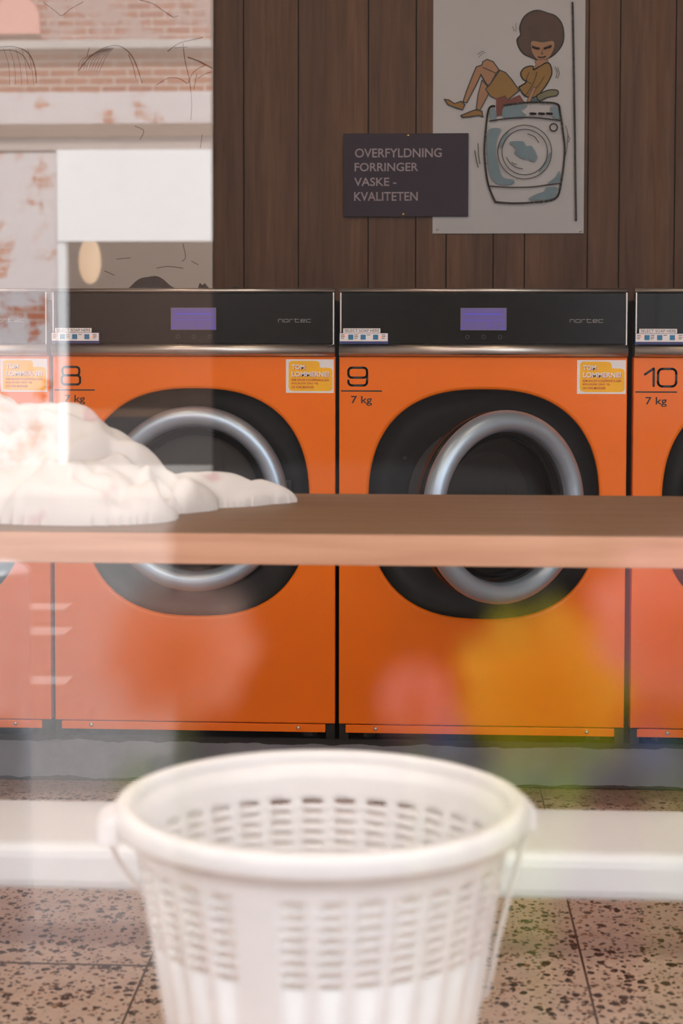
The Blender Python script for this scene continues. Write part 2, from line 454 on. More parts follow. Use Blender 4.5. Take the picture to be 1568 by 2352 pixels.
EX = 1150
bpart('brick_gable', BR_PINK, 0, EX, -900, 100, -0.30, 0.0, x0=-16)
bpart('cornice', CORN, 0, EX, 97, 106, -0.25, 0.10, x0=-16)
bpart('brick_band', BR_RED, 0, EX, 106, 212, -0.30, -0.04, x0=-16)
bpart('painted_band', BR_WHITE, 0, EX, 212, 286, -0.30, 0.0, x0=-16)
bpart('string_course', mat('brown_course', (0.20, 0.13, 0.10), 0.8), 0, EX, 286, 310, -0.30, 0.05, x0=-16)
bpart('frieze', mat('pale_render', (0.42, 0.35, 0.33), 0.8), 0, EX, 310, 346, -0.30, 0.0, x0=-16)
bpart('painted_wall', BR_WHITE, 0, 133, 346, 1112, -0.30, 0.0, x0=-16)
bpart('shop_sign_board', mat('blank_white_board', (0.90, 0.91, 0.93), 0.6, var=0.01), 133, EX + 20, 346, 553, -0.05, 0.06)
bpart('window_post', mat('white_post', (0.82, 0.83, 0.86), 0.5), 133, 156, 553, 1118, -0.08, 0.04)
bpart('shop_back_wall', mat('dim_shop_interior', (0.22, 0.14, 0.10), 0.8), 133, EX + 60, 430, 1122, -1.6, -1.5, x0=-12)
bpart('shop_side_wall', mat('dim_shop_side', (0.16, 0.11, 0.09), 0.8), EX - 2, EX + 18, 553, 1112, -1.5, -0.05)
bpart('stall_riser', mat('dark_riser', (0.06, 0.05, 0.05), 0.7), 156, EX, 960, 1118, -0.2, -0.05)
lx, lz = mir(206, 600, FY - 0.5)
bm = B(); bmesh.ops.create_uvsphere(bm, u_segments=16, v_segments=10, radius=0.11)
for v in bm.verts: v.co = Vector((v.co.x + lx + 6.0, v.co.y - 0.5, v.co.z * 2.0 + lz - ZG))
obj('window_lamp', bm, mat('warm_lamp', (0.9, 0.7, 0.5), 0.5, emit=(1.0, 0.62, 0.30), estr=2.6), bld, True)
for k, px in enumerate((40, -260)):     # arched window heads in the gable
    ax, az = mir(px, 60); bm = B()
    pts = [(ax + 6 + 0.22 * math.cos(a * PI / 12), az + 0.05 - ZG + 0.22 * math.sin(a * PI / 12)) for a in range(13)] + [(ax + 5.78, az - ZG - 0.08), (ax + 6.22, az - ZG - 0.08)]
    f = poly(bm, pts, 0.02); bmesh.ops.solidify(bm, geom=[f], thickness=0.05)
    obj('arched_window', bm, mat('pink_arch', (0.75, 0.36, 0.30), 0.7), bld)

uc = thing('reflection_blocker', 'black cabinet added behind the planter to block street reflections in the glass', 'cabinet', (0.20, -2.2, ZG))  # added out of view to keep the bright street out of the glass
UCM = mat('black_blocker_paint', (0.012, 0.011, 0.011), 0.7, spec=0.2)
UX0, UX1 = at(478, 300, 2.44)[0] - 0.20, 0.85
bm = B(); box(bm, UX0, UX1, -0.18, 0.18, 0.06, 2.02, 0.008); obj('body', bm, UCM, uc)
bm = B(); box(bm, UX0 - 0.015, UX1 + 0.015, -0.20, 0.20, 2.02, 2.06, 0.008); obj('roof_lid', bm, UCM, uc)
bm = B(); box(bm, UX0 + 0.02, UX1 - 0.02, -0.16, 0.16, 0.0, 0.06); obj('plinth', bm, UCM, uc)
for k in range(2):
    sx = UX0 + 0.02 + k * ((UX1 - UX0) / 2 - 0.015); dw = (UX1 - UX0) / 2 - 0.025
    bm = B(); box(bm, sx, sx + dw, 0.18, 0.19, 0.12, 1.97, 0.003); dd = obj('door', bm, UCM, uc)
    bm = B(); box(bm, sx + dw * 0.45, sx + dw * 0.45 + 0.04, 0.19, 0.205, 0.85, 0.95, 0.004); obj('lock', bm, UCM, dd)
bm = B()
for sl0, sl1 in ((1388, 1402), (1443, 1460), (1556, 1574)):
    d0 = (H - ZG) / ((H - at(784, sl0, 1.0)[1])); d1 = (H - ZG) / ((H - at(784, sl1, 1.0)[1]))
    xa = at(-500, 1400, d0)[0]; xb = at(165, 1400, d0)[0]
    box(bm, xa, xb, 2 * YF - d0, 2 * YF - d1, ZG - 0.025, ZG - 0.012)
struct('road_marking', bm, mat('road_paint', (0.40, 0.40, 0.40), 0.7))
bo = thing('bollard', 'short grey steel bollard on the pavement, mirrored at the glass edge', 'bollard', (at(0, 1500, 2.9)[0] - 0.0, 2 * YF - 2.9, ZG))
bm = B(); bmesh.ops.create_cone(bm, segments=32, cap_ends=True, radius1=0.055, radius2=0.055, depth=0.86)
for v in bm.verts: v.co.z += 0.43
obj('post', bm, mat('galvanised_steel', (0.62, 0.65, 0.70), 0.45, 0.3), bo, False)
bm = B(); bmesh.ops.create_uvsphere(bm, u_segments=24, v_segments=12, radius=0.055)
for v in bm.verts: v.co.z = v.co.z * 0.5 + 0.86
obj('cap', bm, mat('galvanised_cap', (0.62, 0.65, 0.70), 0.45, 0.3), bo, True)

lbn = thing('bin_blocker', 'tall round black bin added to block street reflections in the lower glass', 'bin', (-0.045, -0.66, ZG))  # added bin, blocks the street reflection below and left of the cabinet
bm = B(); bmesh.ops.create_cone(bm, segments=48, cap_ends=True, radius1=0.125, radius2=0.135, depth=1.18)
for v in bm.verts: v.co.z += 0.595
obj('body', bm, UCM, lbn)
bm = B(); bmesh.ops.create_cone(bm, segments=48, cap_ends=True, radius1=0.138, radius2=0.12, depth=0.04)
for v in bm.verts: v.co.z += 1.205
obj('lid', bm, UCM, lbn)

# tall planter with flowers right outside the pane
FPY = -0.10
pl = thing('planter', 'tall grey planter outside the shop window', 'planter', (0, -0.12, ZG))
bm = B(); box(bm, -0.7, 0.7, -0.16, 0.12, 0.0, 1.02, 0.006); obj('box', bm, mat('zinc_planter', (0.22, 0.23, 0.24), 0.5, 0.2), pl)
bm = B(); box(bm, -0.68, 0.68, -0.14, 0.10, 1.02, 1.03); obj('soil', bm, mat('soil', (0.05, 0.035, 0.025), 0.95, var=0.4), pl)


def petal_mat(name, c):
    t = NT(name)
    nz = t.n('ShaderNodeTexNoise', Scale=60.0); mp = t.coords(); t.l(mp, 'Vector', nz, 'Vector')
    r = t.ramp([(0.3, tuple(x * 0.9 for x in c)), (0.7, c)]); t.l(nz, 'Fac', r, 'Fac')
    df = t.n('ShaderNodeBsdfDiffuse'); tl = t.n('ShaderNodeBsdfTranslucent'); mx = t.n('ShaderNodeMixShader', Fac=0.72)
    t.l(r, 'Color', df, 'Color'); t.l(r, 'Color', tl, 'Color'); t.l(df, 'BSDF', mx, 1); t.l(tl, 'BSDF', mx, 2); t.l(mx, 'Shader', t.out, 'Surface')
    return t.m


P_YEL, P_PNK, P_BLU = petal_mat('yellow_petals', (1.0, 0.85, 0.08)), petal_mat('pink_petals', (1.0, 0.52, 0.58)), petal_mat('blue_petals', (0.40, 0.50, 0.90))
P_SAL = petal_mat('salmon_petals', (1.0, 0.66, 0.55)); P_GRN = petal_mat('green_leaves', (0.50, 0.72, 0.12))


def flower(px, py, rpx, m, name, label, leaves=(), y=FPY):
    x, z = mir(px, py, y); vd = 2 * YF - y; r = rpx * vd / F
    t = thing(name, label, 'flower', (x, y, ZG + 1.03))
    z -= ZG + 1.03
    bm = B(); tube(bm, [(0, 0, -0.002), (0.002, 0.001, z * 0.5), (0, 0, z)], 0.0014, 6); obj('stem', bm, P_GRN, t, True)
    bm = B()
    for ring, (n, rr, up) in enumerate(((9, 1.0, 0.1), (5, 0.4, 0.5))):
        for k in range(n):
            a = 2 * PI * k / n + ring * 0.4
            d = Vector((math.cos(a), -0.45 * math.sin(a), 0.9 * math.sin(a))); s = d.cross(Vector((0, 1, 0))).normalized()
            c = Vector((0, 0, z)); L = r * rr; o = Vector((0, 0.25 * up * r, 0))
            vs = [bm.verts.new(c + d * q * L + s * wd * L + o * q) for q, wd in ((0.02, 0.0), (0.5, 0.30), (0.9, 0.22), (1.0, 0.0), (0.9, -0.22), (0.5, -0.30))]
            bm.faces.new(vs)
    obj('blossom', bm, m, t)
    for lpx, lpy, lr in leaves:
        X2, Z2 = mir(lpx, lpy, y); X2 -= x; Z2 -= ZG + 1.03; L = lr * vd / F
        bm = B()
        for k in range(4):
            a = 0.6 + k * 1.5
            d = Vector((math.cos(a), 0.3 * math.sin(2 * a), math.sin(a) * 0.8)); s = Vector((-d.z, 0, d.x)).normalized()
            vs = [bm.verts.new(Vector((X2, 0, Z2)) + d * q * L + s * wd * L) for q, wd in ((0, 0), (0.3, 0.28), (0.7, 0.24), (1, 0), (0.7, -0.24), (0.3, -0.28))]
            bm.faces.new(vs)
        tube(bm, [(0, 0, max(0, Z2 * 0.3)), (X2 * 0.6, 0, Z2 * 0.7), (X2, 0, Z2)], 0.001, 5)
        obj('leaf_spray', bm, P_GRN, t)
    return t


flower(1255, 1590, 215, P_YEL, 'yellow_flower', 'big yellow blossom in the planter, a soft glow over the third machine', ((1270, 1770, 170), (1330, 1700, 110), (1210, 1980, 150), (1150, 1860, 90)))
flower(955, 1625, 90, P_PNK, 'small_pink_flower', 'small pink blossom in the planter beside the yellow one', ((1210, 2130, 90),))
flower(1565, 1440, 210, P_PNK, 'pink_flower', 'larger pink blossom at the end of the planter', ((1590, 1900, 60),), y=-0.08)
flower(1030, 1710, 45, P_BLU, 'blue_flower', 'tiny blue blossom under the small pink one')
flower(1510, 1745, 60, P_BLU, 'blue_flower', 'blue blossom near the larger pink one at the planter end', y=-0.08)
flower(400, 1500, 190, P_SAL, 'salmon_flower', 'salmon blossom standing alone in the planter', ((300, 1800, 60),))


# ------------------------------------------------------------------ washing machines
def sup(a, b, n, cx, cz, N):
    out = []
    for k in range(N):
        t = 2 * PI * k / N; c, s = math.cos(t), math.sin(t)
        out.append((cx + a * math.copysign(abs(c) ** (2 / n), c), cz + b * math.copysign(abs(s) ** (2 / n), s)))
    return out


FOOT = 0.0217
SX, SZ = 0.004, 0.585       # middle of the dark door recess


def number_strokes(s, x0, x1, z0, z1):
    w_, h_ = x1 - x0, z1 - z0
    if s == '8':
        m = z0 + h_ * 0.52
        return [(rrect(x0 + w_ * 0.04, x1 - w_ * 0.04, m, z1, h_ * 0.17), True), (rrect(x0, x1, z0, m, h_ * 0.17), True)]
    if s == '9':
        m = z0 + h_ * 0.44; r = h_ * 0.2
        hook = [(x1, z1 - h_ * 0.3), (x1, z0 + r)] + [(x1 - r + r * math.cos(a), z0 + r - r * math.sin(a)) for a in (0.4, 0.8, 1.2, 1.57)] + [(x0 + r, z0)] + [(x0 + r - r * math.sin(a), z0 + r - r * math.cos(a)) for a in (0.4, 0.8, 1.2, 1.57)] + [(x0, z0 + h_ * 0.27)]
        return [(rrect(x0, x1, m, z1, h_ * 0.2), True), (hook, False)]
    if s == '7':
        return [([(x0, z1), (x1, z1), (x1 - 0.6 * w_, z0)], False)]
    if s == '10':
        xm = x0 + w_ * 0.28
        return [([(x0, z1 - h_ * 0.33), (xm, z1), (xm, z0 + h_ * 0.03)], False), (rrect(x0 + w_ * 0.42, x1, z0, z1 - h_ * 0.02, h_ * 0.24), True)]


def washer(cx, num, label, door_angle=0.0):
    t = thing('washing_machine', label, 'washing machine', (cx, YW, 0.121), 'orange washing machines in a row')
    f = FOOT
    W = 0.3592
    bm = B(); box(bm, -0.3592, 0.3592, 0.034, 0.69, f + 0.002, f + 1.10, 0.004); cab = bm
    # opening for the drum is cut by building the front of the cabinet behind the recess as dark
    obj('cabinet', cab, GAP, t)
    # front panel with the rounded opening
    bm = B(); N = 96; z0, z1 = f + 0.0235, f + 0.957
    inner = sup(0.2915, 0.2925, 2.5, SX, f + SZ, N)
    outer = []
    for x, z in inner:
        dx, dz = x - SX, z - f - SZ
        k = min(((W - SX) / dx if dx > 1e-9 else 1e9), ((-W - SX) / dx if dx < -1e-9 else 1e9), ((z1 - f - SZ) / dz if dz > 1e-9 else 1e9), ((z0 - f - SZ) / dz if dz < -1e-9 else 1e9))
        outer.append((SX + dx * k, f + SZ + dz * k))
    for cxn, czn in ((-W, z0), (W, z0), (-W, z1), (W, z1)):     # snap the nearest point onto each corner
        i = min(range(N), key=lambda q: (outer[q][0] - cxn) ** 2 + (outer[q][1] - czn) ** 2); outer[i] = (cxn, czn)
    def loop(pts, y): return [bm.verts.new((x, y, z)) for x, z in pts]
    def shrink(pts, d): return [(x - math.copysign(d, x) if abs(abs(x) - W) < 1e-6 else x, z - d if abs(z - z1) < 1e-6 else z + d if abs(z - z0) < 1e-6 else z) for x, z in pts]
    L = [loop(outer, 0.033), loop(outer, 0.003), loop(shrink(outer, 0.001), 0.0008), loop(shrink(outer, 0.003), 0.0)]
    ic = sup(0.2965, 0.2975, 2.5, SX, f + SZ, N)
    L += [loop(ic, 0.0), loop(inner, 0.002), loop(sup(0.289, 0.290, 2.5, SX, f + SZ, N), 0.006), loop(sup(0.288, 0.289, 2.5, SX, f + SZ, N), 0.033)]
    for a, b in zip(L, L[1:]):
        for k in range(N):
            q = bm.faces.new((a[k], a[(k + 1) % N], b[(k + 1) % N], b[k]))
    bmesh.ops.recalc_face_normals(bm, faces=bm.faces[:])
    obj('front_panel', bm, ORANGE, t)
    bm = B(); box(bm, -0.342, 0.335, 0.0, 0.03, f + 0.001, f + 0.0215, 0.0015); kp = obj('kick_panel', bm, ORANGE, t)
    for x in (-0.266, 0.266):
        bm = B(); lathe_y(bm, [(0, -0.004), (0.003, -0.0038), (0.0048, -0.0022), (0.0055, 0.0)], 16, x, f + 0.0125); obj('screw', bm, SCREW, kp)
    for x in (-0.3585, 0.336):
        bm = B(); box(bm, x + 0.0005, x + 0.0225, 0.002, 0.04, 0.004, f + 0.0225); obj('corner_block', bm, BLACK, t)
    for x in (-0.29, 0.29):
        for y in (0.07, 0.62):
            bm = B(); bmesh.ops.create_cone(bm, segments=16, cap_ends=True, radius1=0.022, radius2=0.016, depth=f + 0.002)
            for v in bm.verts: v.co = Vector((v.co.x + x, v.co.y + y, v.co.z + (f + 0.002) / 2))
            obj('foot', bm, GAP, t)
    # dark recess around the door, with the hole into the drum
    bm = B(); a0 = sup(0.2885, 0.2895, 2.5, SX, f + SZ, N); L = []
    L.append(loop(a0, 0.010)); L.append(loop(sup(0.278, 0.279, 2.45, SX, f + SZ, N), 0.021)); L.append(loop(sup(0.255, 0.256, 2.3, SX, f + SZ, N), 0.027))
    L.append(loop(sup(0.20, 0.20, 2, SX + 0.0, f + 0.596, N), 0.028)); L.append(loop(sup(0.19, 0.19, 2, SX, f + 0.596, N), 0.0325))
    for a, b in zip(L, L[1:]):
        for k in range(N): bm.faces.new((a[k], a[(k + 1) % N], b[(k + 1) % N], b[k])).smooth = True
    bmesh.ops.recalc_face_normals(bm, faces=bm.faces[:])
    sr = obj('door_surround', bm, BLACK, t)
    bm = B(); lathe_y(bm, [(0.0055, -0.0), (0.005, -0.003), (0.0035, -0.0035), (0.0, -0.0025)], 16, -0.194, f + 0.70); obj('screw', bm, GAP, sr, loc=(0, 0.0268, 0))
    # door on its right-hand hinge
    hx = SX + 0.232
    R = 0.2355
    hinge = Vector((hx, 0.0, f + 0.596))
    rot = Matrix.Translation(hinge) @ Matrix.Rotation(door_angle, 4, 'Z')
    dcx = -R + 0.004
    def dobj(name, bm, m, parent=t, smooth=True):
        o = obj(name, bm, m, parent, smooth); return o
    bm = B()
    prof = []
    r0, r1, dep = 0.1835, R, 0.036
    for k in range(17):                     # rounded silver ring
        a = PI * k / 16; rr = (r0 + r1) / 2 + (r1 - r0) / 2 * math.cos(a); prof.append((rr, -0.006 - dep * (math.sin(a) ** 0.8)))
    prof += [(r0 - 0.002, 0.006), (r1 - 0.006, 0.006)]
    lathe_y(bm, prof, 96, dcx, 0, True)
    door = obj('door', bm, RING, t); door.matrix_local = rot
    tag(door, 'silver porthole door ring')
    bm = B(); lathe_y(bm, [(r1 - 0.003, -0.004), (r1 - 0.003, 0.030), (r1 - 0.012, 0.036), (0.165, 0.036), (0.165, 0.004), (r0 + 0.004, 0.002)], 96, dcx, 0, True); obj('door_back', bm, BLACK_GLOSS, door)
    bm = B(); lathe_y(bm, [(0.186, -0.012), (0.180, -0.006), (0.168, 0.002), (0.160, 0.030), (0.150, 0.075), (0.138, 0.095), (0.10, 0.108), (0.05, 0.114), (0, 0.116)], 72, dcx, 0)
    obj('porthole_glass', bm, PORTHOLE, door)
    bm = B(); bmesh.ops.create_uvsphere(bm, u_segments=24, v_segments=14, radius=1.0)
    for v in bm.verts: v.co = Vector((v.co.x * 0.040 + dcx - 0.197, v.co.y * 0.030 - 0.034, v.co.z * 0.042 + 0.004))
    obj('handle', bm, BLACK, door, True)
    bm = B(); box(bm, -0.012, 0.014, -0.004, 0.026, -0.05, 0.05, 0.004); obj('hinge', bm, BLACK, door)
    # drum
    bm = B(); lathe_y(bm, [(0.192, 0.0), (0.19, 0.05), (0.24, 0.06), (0.24, 0.38), (0.22, 0.40), (0.06, 0.385), (0, 0.385)], 64, SX, f + 0.596)
    drum = obj('drum', bm, DRUM, t, True, loc=(0, 0.036, 0))
    bm = B(); lathe_y(bm, [(0.034, 0.0), (0.034, -0.018), (0.03, -0.022), (0, -0.022)], 32, SX + 0.002, f + 0.62); obj('drum_hub', bm, HUB, drum, loc=(0, 0.384, 0))
    # steel rails and control panel
    def rail(name, z0, z1, dep, x):
        zc, hz = (z0 + z1) / 2, (z1 - z0) / 2
        prof = [(0.03, z0)] + [(-dep * math.cos(a) ** 0.7 if math.cos(a) > 0 else 0, zc + hz * math.sin(a)) for a in [(-90 + 180 * k / 14) * PI / 180 for k in range(15)]] + [(0.03, z1)]
        bm = B(); prism_x(bm, prof, -x, x); return obj(name, bm, STEEL, t)
    rail('lower_rail', f + 0.9578, f + 0.9888, 0.020, 0.3588)
    rail('top_rail', f + 1.1165, f + 1.1285, 0.012, 0.3588)
    bm = B(); box(bm, -0.3575, 0.3575, -0.004, 0.033, f + 0.989, f + 1.1165, 0.002); cp = obj('control_panel', bm, BLACK_GLOSS, t)
    for s in (-1, 1):
        bm = B(); box(bm, s * 0.3550 - 0.0023, s * 0.3550 + 0.0023, -0.010, 0.02, f + 0.985, f + 1.118, 0.0015); obj('side_trim', bm, STEEL, t)
    yp = -0.004
    bm = B(); box(bm, -0.056, 0.059, yp - 0.001, yp + 0.002, f + 1.0231, f + 1.0793, 0.0004); fr = obj('display', bm, mat('display_bezel', (0.16, 0.14, 0.15), 0.4), cp)
    bm = B(); box(bm, -0.0547, 0.0577, yp - 0.0016, yp, f + 1.0244, f + 1.078); obj('screen', bm, LCD, fr)
    bm = B()
    for x0, x1, z, h in ((-0.044, 0.047, 1.0622, 0.0030), (-0.050, 0.055, 1.0480, 0.0012), (-0.054, -0.049, 1.0262, 0.004), (0.016, 0.021, 1.034, 0.004), (0.046, 0.056, 1.026, 0.004)):
        box(bm, x0, x1, yp - 0.0019, yp - 0.001, f + z, f + z + h)
    obj('screen_lines', bm, LCD_LINE, fr)
    for x in (-0.0383, 0.002, 0.0428):
        bm = B(); ribbon(bm, [(x + 0.0045 * math.cos(a * PI / 6), f + 1.0065 + 0.0045 * math.sin(a * PI / 6)) for a in range(12)], 0.0012, yp - 0.0004, closed=True); obj('touch_button', bm, FAINT, cp)
    # maker's lettering: n o r t e c in thin strokes
    bm = B(); x = 0.2160; zb, zt, yy = f + 1.0432, f + 1.0503, yp - 0.0004; lw = 0.0011
    S = [[(0, 0), (0, 1), (.9, 1), (1, .8), (1, 0)], [(0, 0), (0, 1), (1, 1), (1, 0), (0, 0)], [(0, 0), (0, 1), (1, 1)], [(0, 1.3), (0, 0), (1, 0)], [(1, 0), (0, 0), (0, 1), (1, 1), (1, .5), (0, .5)], [(1, 1), (0, 1), (0, 0), (1, 0)]]
    for i, st in enumerate(S):
        wd = 0.0105 if i != 2 else 0.009
        ribbon(bm, [(x + p * wd, zb + q * (zt - zb)) for p, q in st], lw, yy)
        if i == 3: ribbon(bm, [(x - 0.002, zt), (x + wd * 0.9, zt)], lw, yy)
        x += 0.0142
    obj('maker_lettering', bm, LOGO, cp)
    # soap selector with its paper strip
    bm = B(); box(bm, -0.3585, -0.2355, yp - 0.012, yp + 0.001, f + 0.9885, f + 1.0165, 0.001); so = obj('soap_selector', bm, NAVY, t)
    bm = B(); box(bm, -0.3570, -0.2370, yp - 0.0128, yp - 0.010, f + 0.9955, f + 1.0155, 0.0004); obj('face_plate', bm, WHITE_LABEL, so)
    for x in (-0.3355, -0.3045, -0.2735):
        bm = B(); box(bm, x, x + 0.0125, yp - 0.0145, yp - 0.012, f + 1.0000, f + 1.0122, 0.0005); obj('blue_button', bm, BLUE_KEY, so)
    for x, z in ((-0.3415, 1.0095), (-0.256, 1.0055)):
        bm = B(); bmesh.ops.create_uvsphere(bm, u_segments=10, v_segments=6, radius=0.0024)
        for v in bm.verts: v.co += Vector((x, yp - 0.0128, f + z))
        obj('indicator_light', bm, LED, so)
    for x0, n in ((-0.354, 3), (-0.3205, 3), (-0.2895, 1), (-0.2520, 3)):
        bm = B()
        for k in range(n): box(bm, x0, x0 + 0.0095 - 0.002 * (k == 2), yp - 0.0131, yp - 0.0125, f + 1.0108 - k * 0.0042, f + 1.0122 - k * 0.0042)
        obj('small_print', bm, INK, so)
    bm = B(); box(bm, -0.3485, -0.2555, yp - 0.0118, yp - 0.0112, f + 1.0165, f + 1.0278); st = obj('paper_strip', bm, WHITE_LABEL, so)
    text_mesh('strip_lettering', 'SELECT SOAP HERE', -0.3445, -0.2585, f + 1.0187, f + 1.0258, yp - 0.0122, INK, st, 0.0)
    # markings
    bm = B()
    nx0, nx1 = (-0.336, -0.289) if num in '89' else (-0.338, -0.332 + 0.075)
    if num == '10': nx0, nx1 = -0.331, -0.254
    for pts, cl in number_strokes(num, nx0, nx1, f + 0.8845, f + 0.929): ribbon(bm, pts, 0.0058, -0.0005, closed=cl)
    obj('number_marking', bm, INK, t)
    bm = B(); box(bm, -0.3545, -0.2515, -0.0006, 0.001, f + 0.8688, f + 0.8722); obj('underline_marking', bm, INK, t)
    text_mesh('capacity_marking', '7 kg', -0.3290, -0.2765, f + 0.8335, f + 0.8580, -0.0006, INK, t, 0.012)
    # warning sticker
    a, b, c, d = 0.2348, 0.3555, f + 0.8652, f + 0.9497
    bm = B(); box(bm, a, b, -0.0008, 0.001, c, d); sk = obj('warning_sticker', bm, WHITE_LABEL, t)
    tag(sk, 'white and yellow pocket warning sticker')
    bm = B()
    w_, h_ = b - a, d - c
    P = lambda u, v: (a + u * w_, d - v * h_)
    pts = [P(.06, .12), P(.09, .06), P(.13, .045), P(.62, .045), P(.68, .07), P(.70, .13), P(.71, .245), P(.9, .25), P(.95, .275), P(.975, .34), P(.975, .86), P(.95, .92), P(.90, .945), P(.16, .945), P(.08, .915), P(.055, .84)]
    poly(bm, pts, -0.0012); obj('yellow_field', bm, YELLOW_LABEL, sk)
    for dx, dz, m, y, nm in ((0.0012, -0.0012, RED_INK, -0.0015, 'letter_shade'), (0, 0, WHITE_LABEL, -0.0019, 'headline')):
        for s, u0, u1, v0, v1 in (('TOM', .12, .39, .155, .30), ('LOMMERNE!', .12, .90, .365, .515)):
            x0, z1_ = P(u0, v0); x1, z0_ = P(u1, v1)
            text_mesh(nm, s, x0 + dx, x1 + dx, z0_ + dz, z1_ + dz, y, m, sk, 0.03)
    for s, u1, v0 in (('SØM SKRUER KUGLEPENNE & LIGN', .90, .575), ('ØDELÆGGER DERES TØJ', .67, .685), ('OG VORE MASKINER', .59, .79)):
        x0, z1_ = P(.115, v0); x1, z0_ = P(u1, v0 + .075)
        text_mesh('small_lettering', s, x0, x1, z0_, z1_, -0.0016, RED_INK, sk, 0.02)
    return t


CX9, CX8 = 0.1438, -0.5844
CX10, CX7 = 0.8774, CX8 - 0.7285
washer(CX7, '7', 'orange washing machine beside number 8, mostly out of view behind the white laundry')
washer(CX8, '8', 'orange washing machine numbered 8 with its porthole closed, white laundry before it')
washer(CX9, '9', 'orange washing machine numbered 9 with its porthole door swung open', math.radians(34))
washer(CX10, '10', 'orange washing machine numbered 10, cut off by the picture edge')

# things lying on top of machine 8
TOPZ = 0.121 + FOOT + 1.10
for px0, px1, hh, nm, lab in ((276, 442, 0.058, 'dark_cloth', 'crumpled dark cloth lying on top of machine 8'), (452, 482, 0.056, 'dark_glove', 'small dark balled lump beside the crumpled dark cloth'), (530, 550, 0.044, 'dark_scrap', 'tiny dark scrap on machine 8, farthest from the crumpled cloth')):
    yy = YW + 0.12; xa = at(px0, 655, yy)[0]; xb = at(px1, 655, yy)[0]; L = xb - xa
    bm = B(); nx, ny = 28, 14; vv = {}
    for i in range(nx + 1):
        for j in range(ny + 1):
            u, v = i / nx, j / ny
            e = max(0, 1 - abs((u - .5) * 2) ** 7) ** .5 * max(0, 1 - ((v - .5) * 2) ** 2) ** .5
            z = hh * e * (0.66 + 0.34 * math.sin(u * 5.3 - 0.5) * (1 if L > .1 else 0.2) + 0.22 * noise.noise((u * 5, v * 3, L * 40)))
            vv[i, j] = bm.verts.new((L * (u - .5), (v - .5) * min(0.14, L * 0.9), max(0, z)))
    for i in range(nx):
        for j in range(ny): bm.faces.new((vv[i, j], vv[i + 1, j], vv[i + 1, j + 1], vv[i, j + 1])).smooth = True
    bm.faces.new([vv[i, 0] for i in range(nx, -1, -1)] + [vv[0, j] for j in range(1, ny + 1)] + [vv[i, ny] for i in range(1, nx + 1)] + [vv[nx, j] for j in range(ny - 1, 0, -1)])
    o = obj(nm, bm, mat(nm + '_fabric', (0.022, 0.025, 0.032), 0.85), None, False, ((xa + xb) / 2, yy, TOPZ))
    tag(o, lab, 'cloth' if nm != 'dark_scrap' else 'scrap')

# ------------------------------------------------------------------ wall pictures and sign
po = thing('wall_poster', 'tall white poster of a woman in yellow sitting on a washing machine', 'poster', (0, YB, 0))
Y1 = -0.006
pw = lambda px, py: at(px, py, YB - 0.005)
ax, az = pw(995, -60); bx, bz = pw(1340, 536)
PAPER = mat('poster_board', (0.41, 0.40, 0.415), 0.55, var=0.03, scale=5)
bm = B(); box(bm, ax, bx, -0.005, 0.0, bz, az, 0.0008); obj('board', bm, PAPER, po)
for px, py in ((1004, 527), (1332, 530)):
    x, z = pw(px, py); bm = B(); lathe_y(bm, [(0.004, 0), (0.0035, -0.002), (0, -0.0025)], 12, x, z); obj('pin', bm, SCREW, po, loc=(0, -0.005, 0))
pm = [mat('print_skin', (0.298, 0.149, 0.071), .6), mat('print_mustard', (0.223, 0.118, 0.012), .6), mat('print_brown_hair', (0.053, 0.022, 0.010), .6, var=.15), mat('print_rust', (0.136, 0.025, 0.011), .6), mat('print_blue', (0.130, 0.198, 0.236), .6), mat('print_olive', (0.136, 0.130, 0.068), .6), mat('print_dark_line', (0.022, 0.016, 0.012), .6), mat('print_dark_blue', (0.043, 0.074, 0.099), .6), mat('print_shoe', (0.236, 0.112, 0.012), .6)]
SK, MU, HA, RU, BL, OL, LN, DB, SH = range(9)
bm = B()
depth = [Y1]


def lay(): depth[0] -= 0.00015; return depth[0]


def fill(pts, mi, ln=0.0, sm=True, o=(0, 0), s=1.0):
    q = [pw(o[0] + x * s, o[1] + y * s) for x, y in pts]
    q = crom(q, 5, True) if sm else q
    poly(bm, q, lay(), mi)
    if ln: ribbon(bm, q, ln, lay(), closed=True, mi=LN)


def line(pts, ln, o=(0, 0), s=1.0, mi=LN):
    ribbon(bm, crom([pw(o[0] + x * s, o[1] + y * s) for x, y in pts], 5), ln, lay(), mi=mi)


A = dict(o=(1000, 0), s=340 / 1568)        # coordinates of the enlarged upper half
fill([(1085, 110), (1000, 130), (930, 190), (890, 290), (900, 370), (862, 420), (880, 500), (930, 570), (1000, 605), (1100, 640), (1210, 610), (1290, 545), (1345, 460), (1358, 360), (1335, 250), (1270, 170), (1190, 140)], HA, 0.0036, **A)
fill([(1015, 435), (1130, 445), (1245, 432), (1258, 500), (1225, 580), (1180, 630), (1120, 650), (1060, 620), (1015, 540)], SK, 0.0018, **A)
fill([(1060, 640), (1180, 635), (1180, 680), (1100, 700), (1035, 735), (1030, 715), (1060, 690)], SK, 0.0012, **A)
fill([(1025, 700), (940, 720), (900, 780), (925, 840), (960, 870), (905, 910), (885, 930), (945, 1015), (1020, 1035), (1085, 1010), (1150, 930), (1190, 870), (1230, 780), (1215, 690), (1175, 665), (1110, 700), (1040, 740)], MU, 0.0036, **A)
fill([(500, 655), (545, 630), (610, 655), (670, 740), (640, 780), (575, 900), (545, 905), (480, 790), (430, 900), (330, 1090), (290, 1080), (330, 960), (400, 780), (430, 710), (490, 690)], SK, 0.0034, False, **A)
fill([(490, 850), (545, 910), (545, 960), (560, 1000), (470, 1170), (430, 1155), (450, 1000)], SK, 0.0032, False, **A)
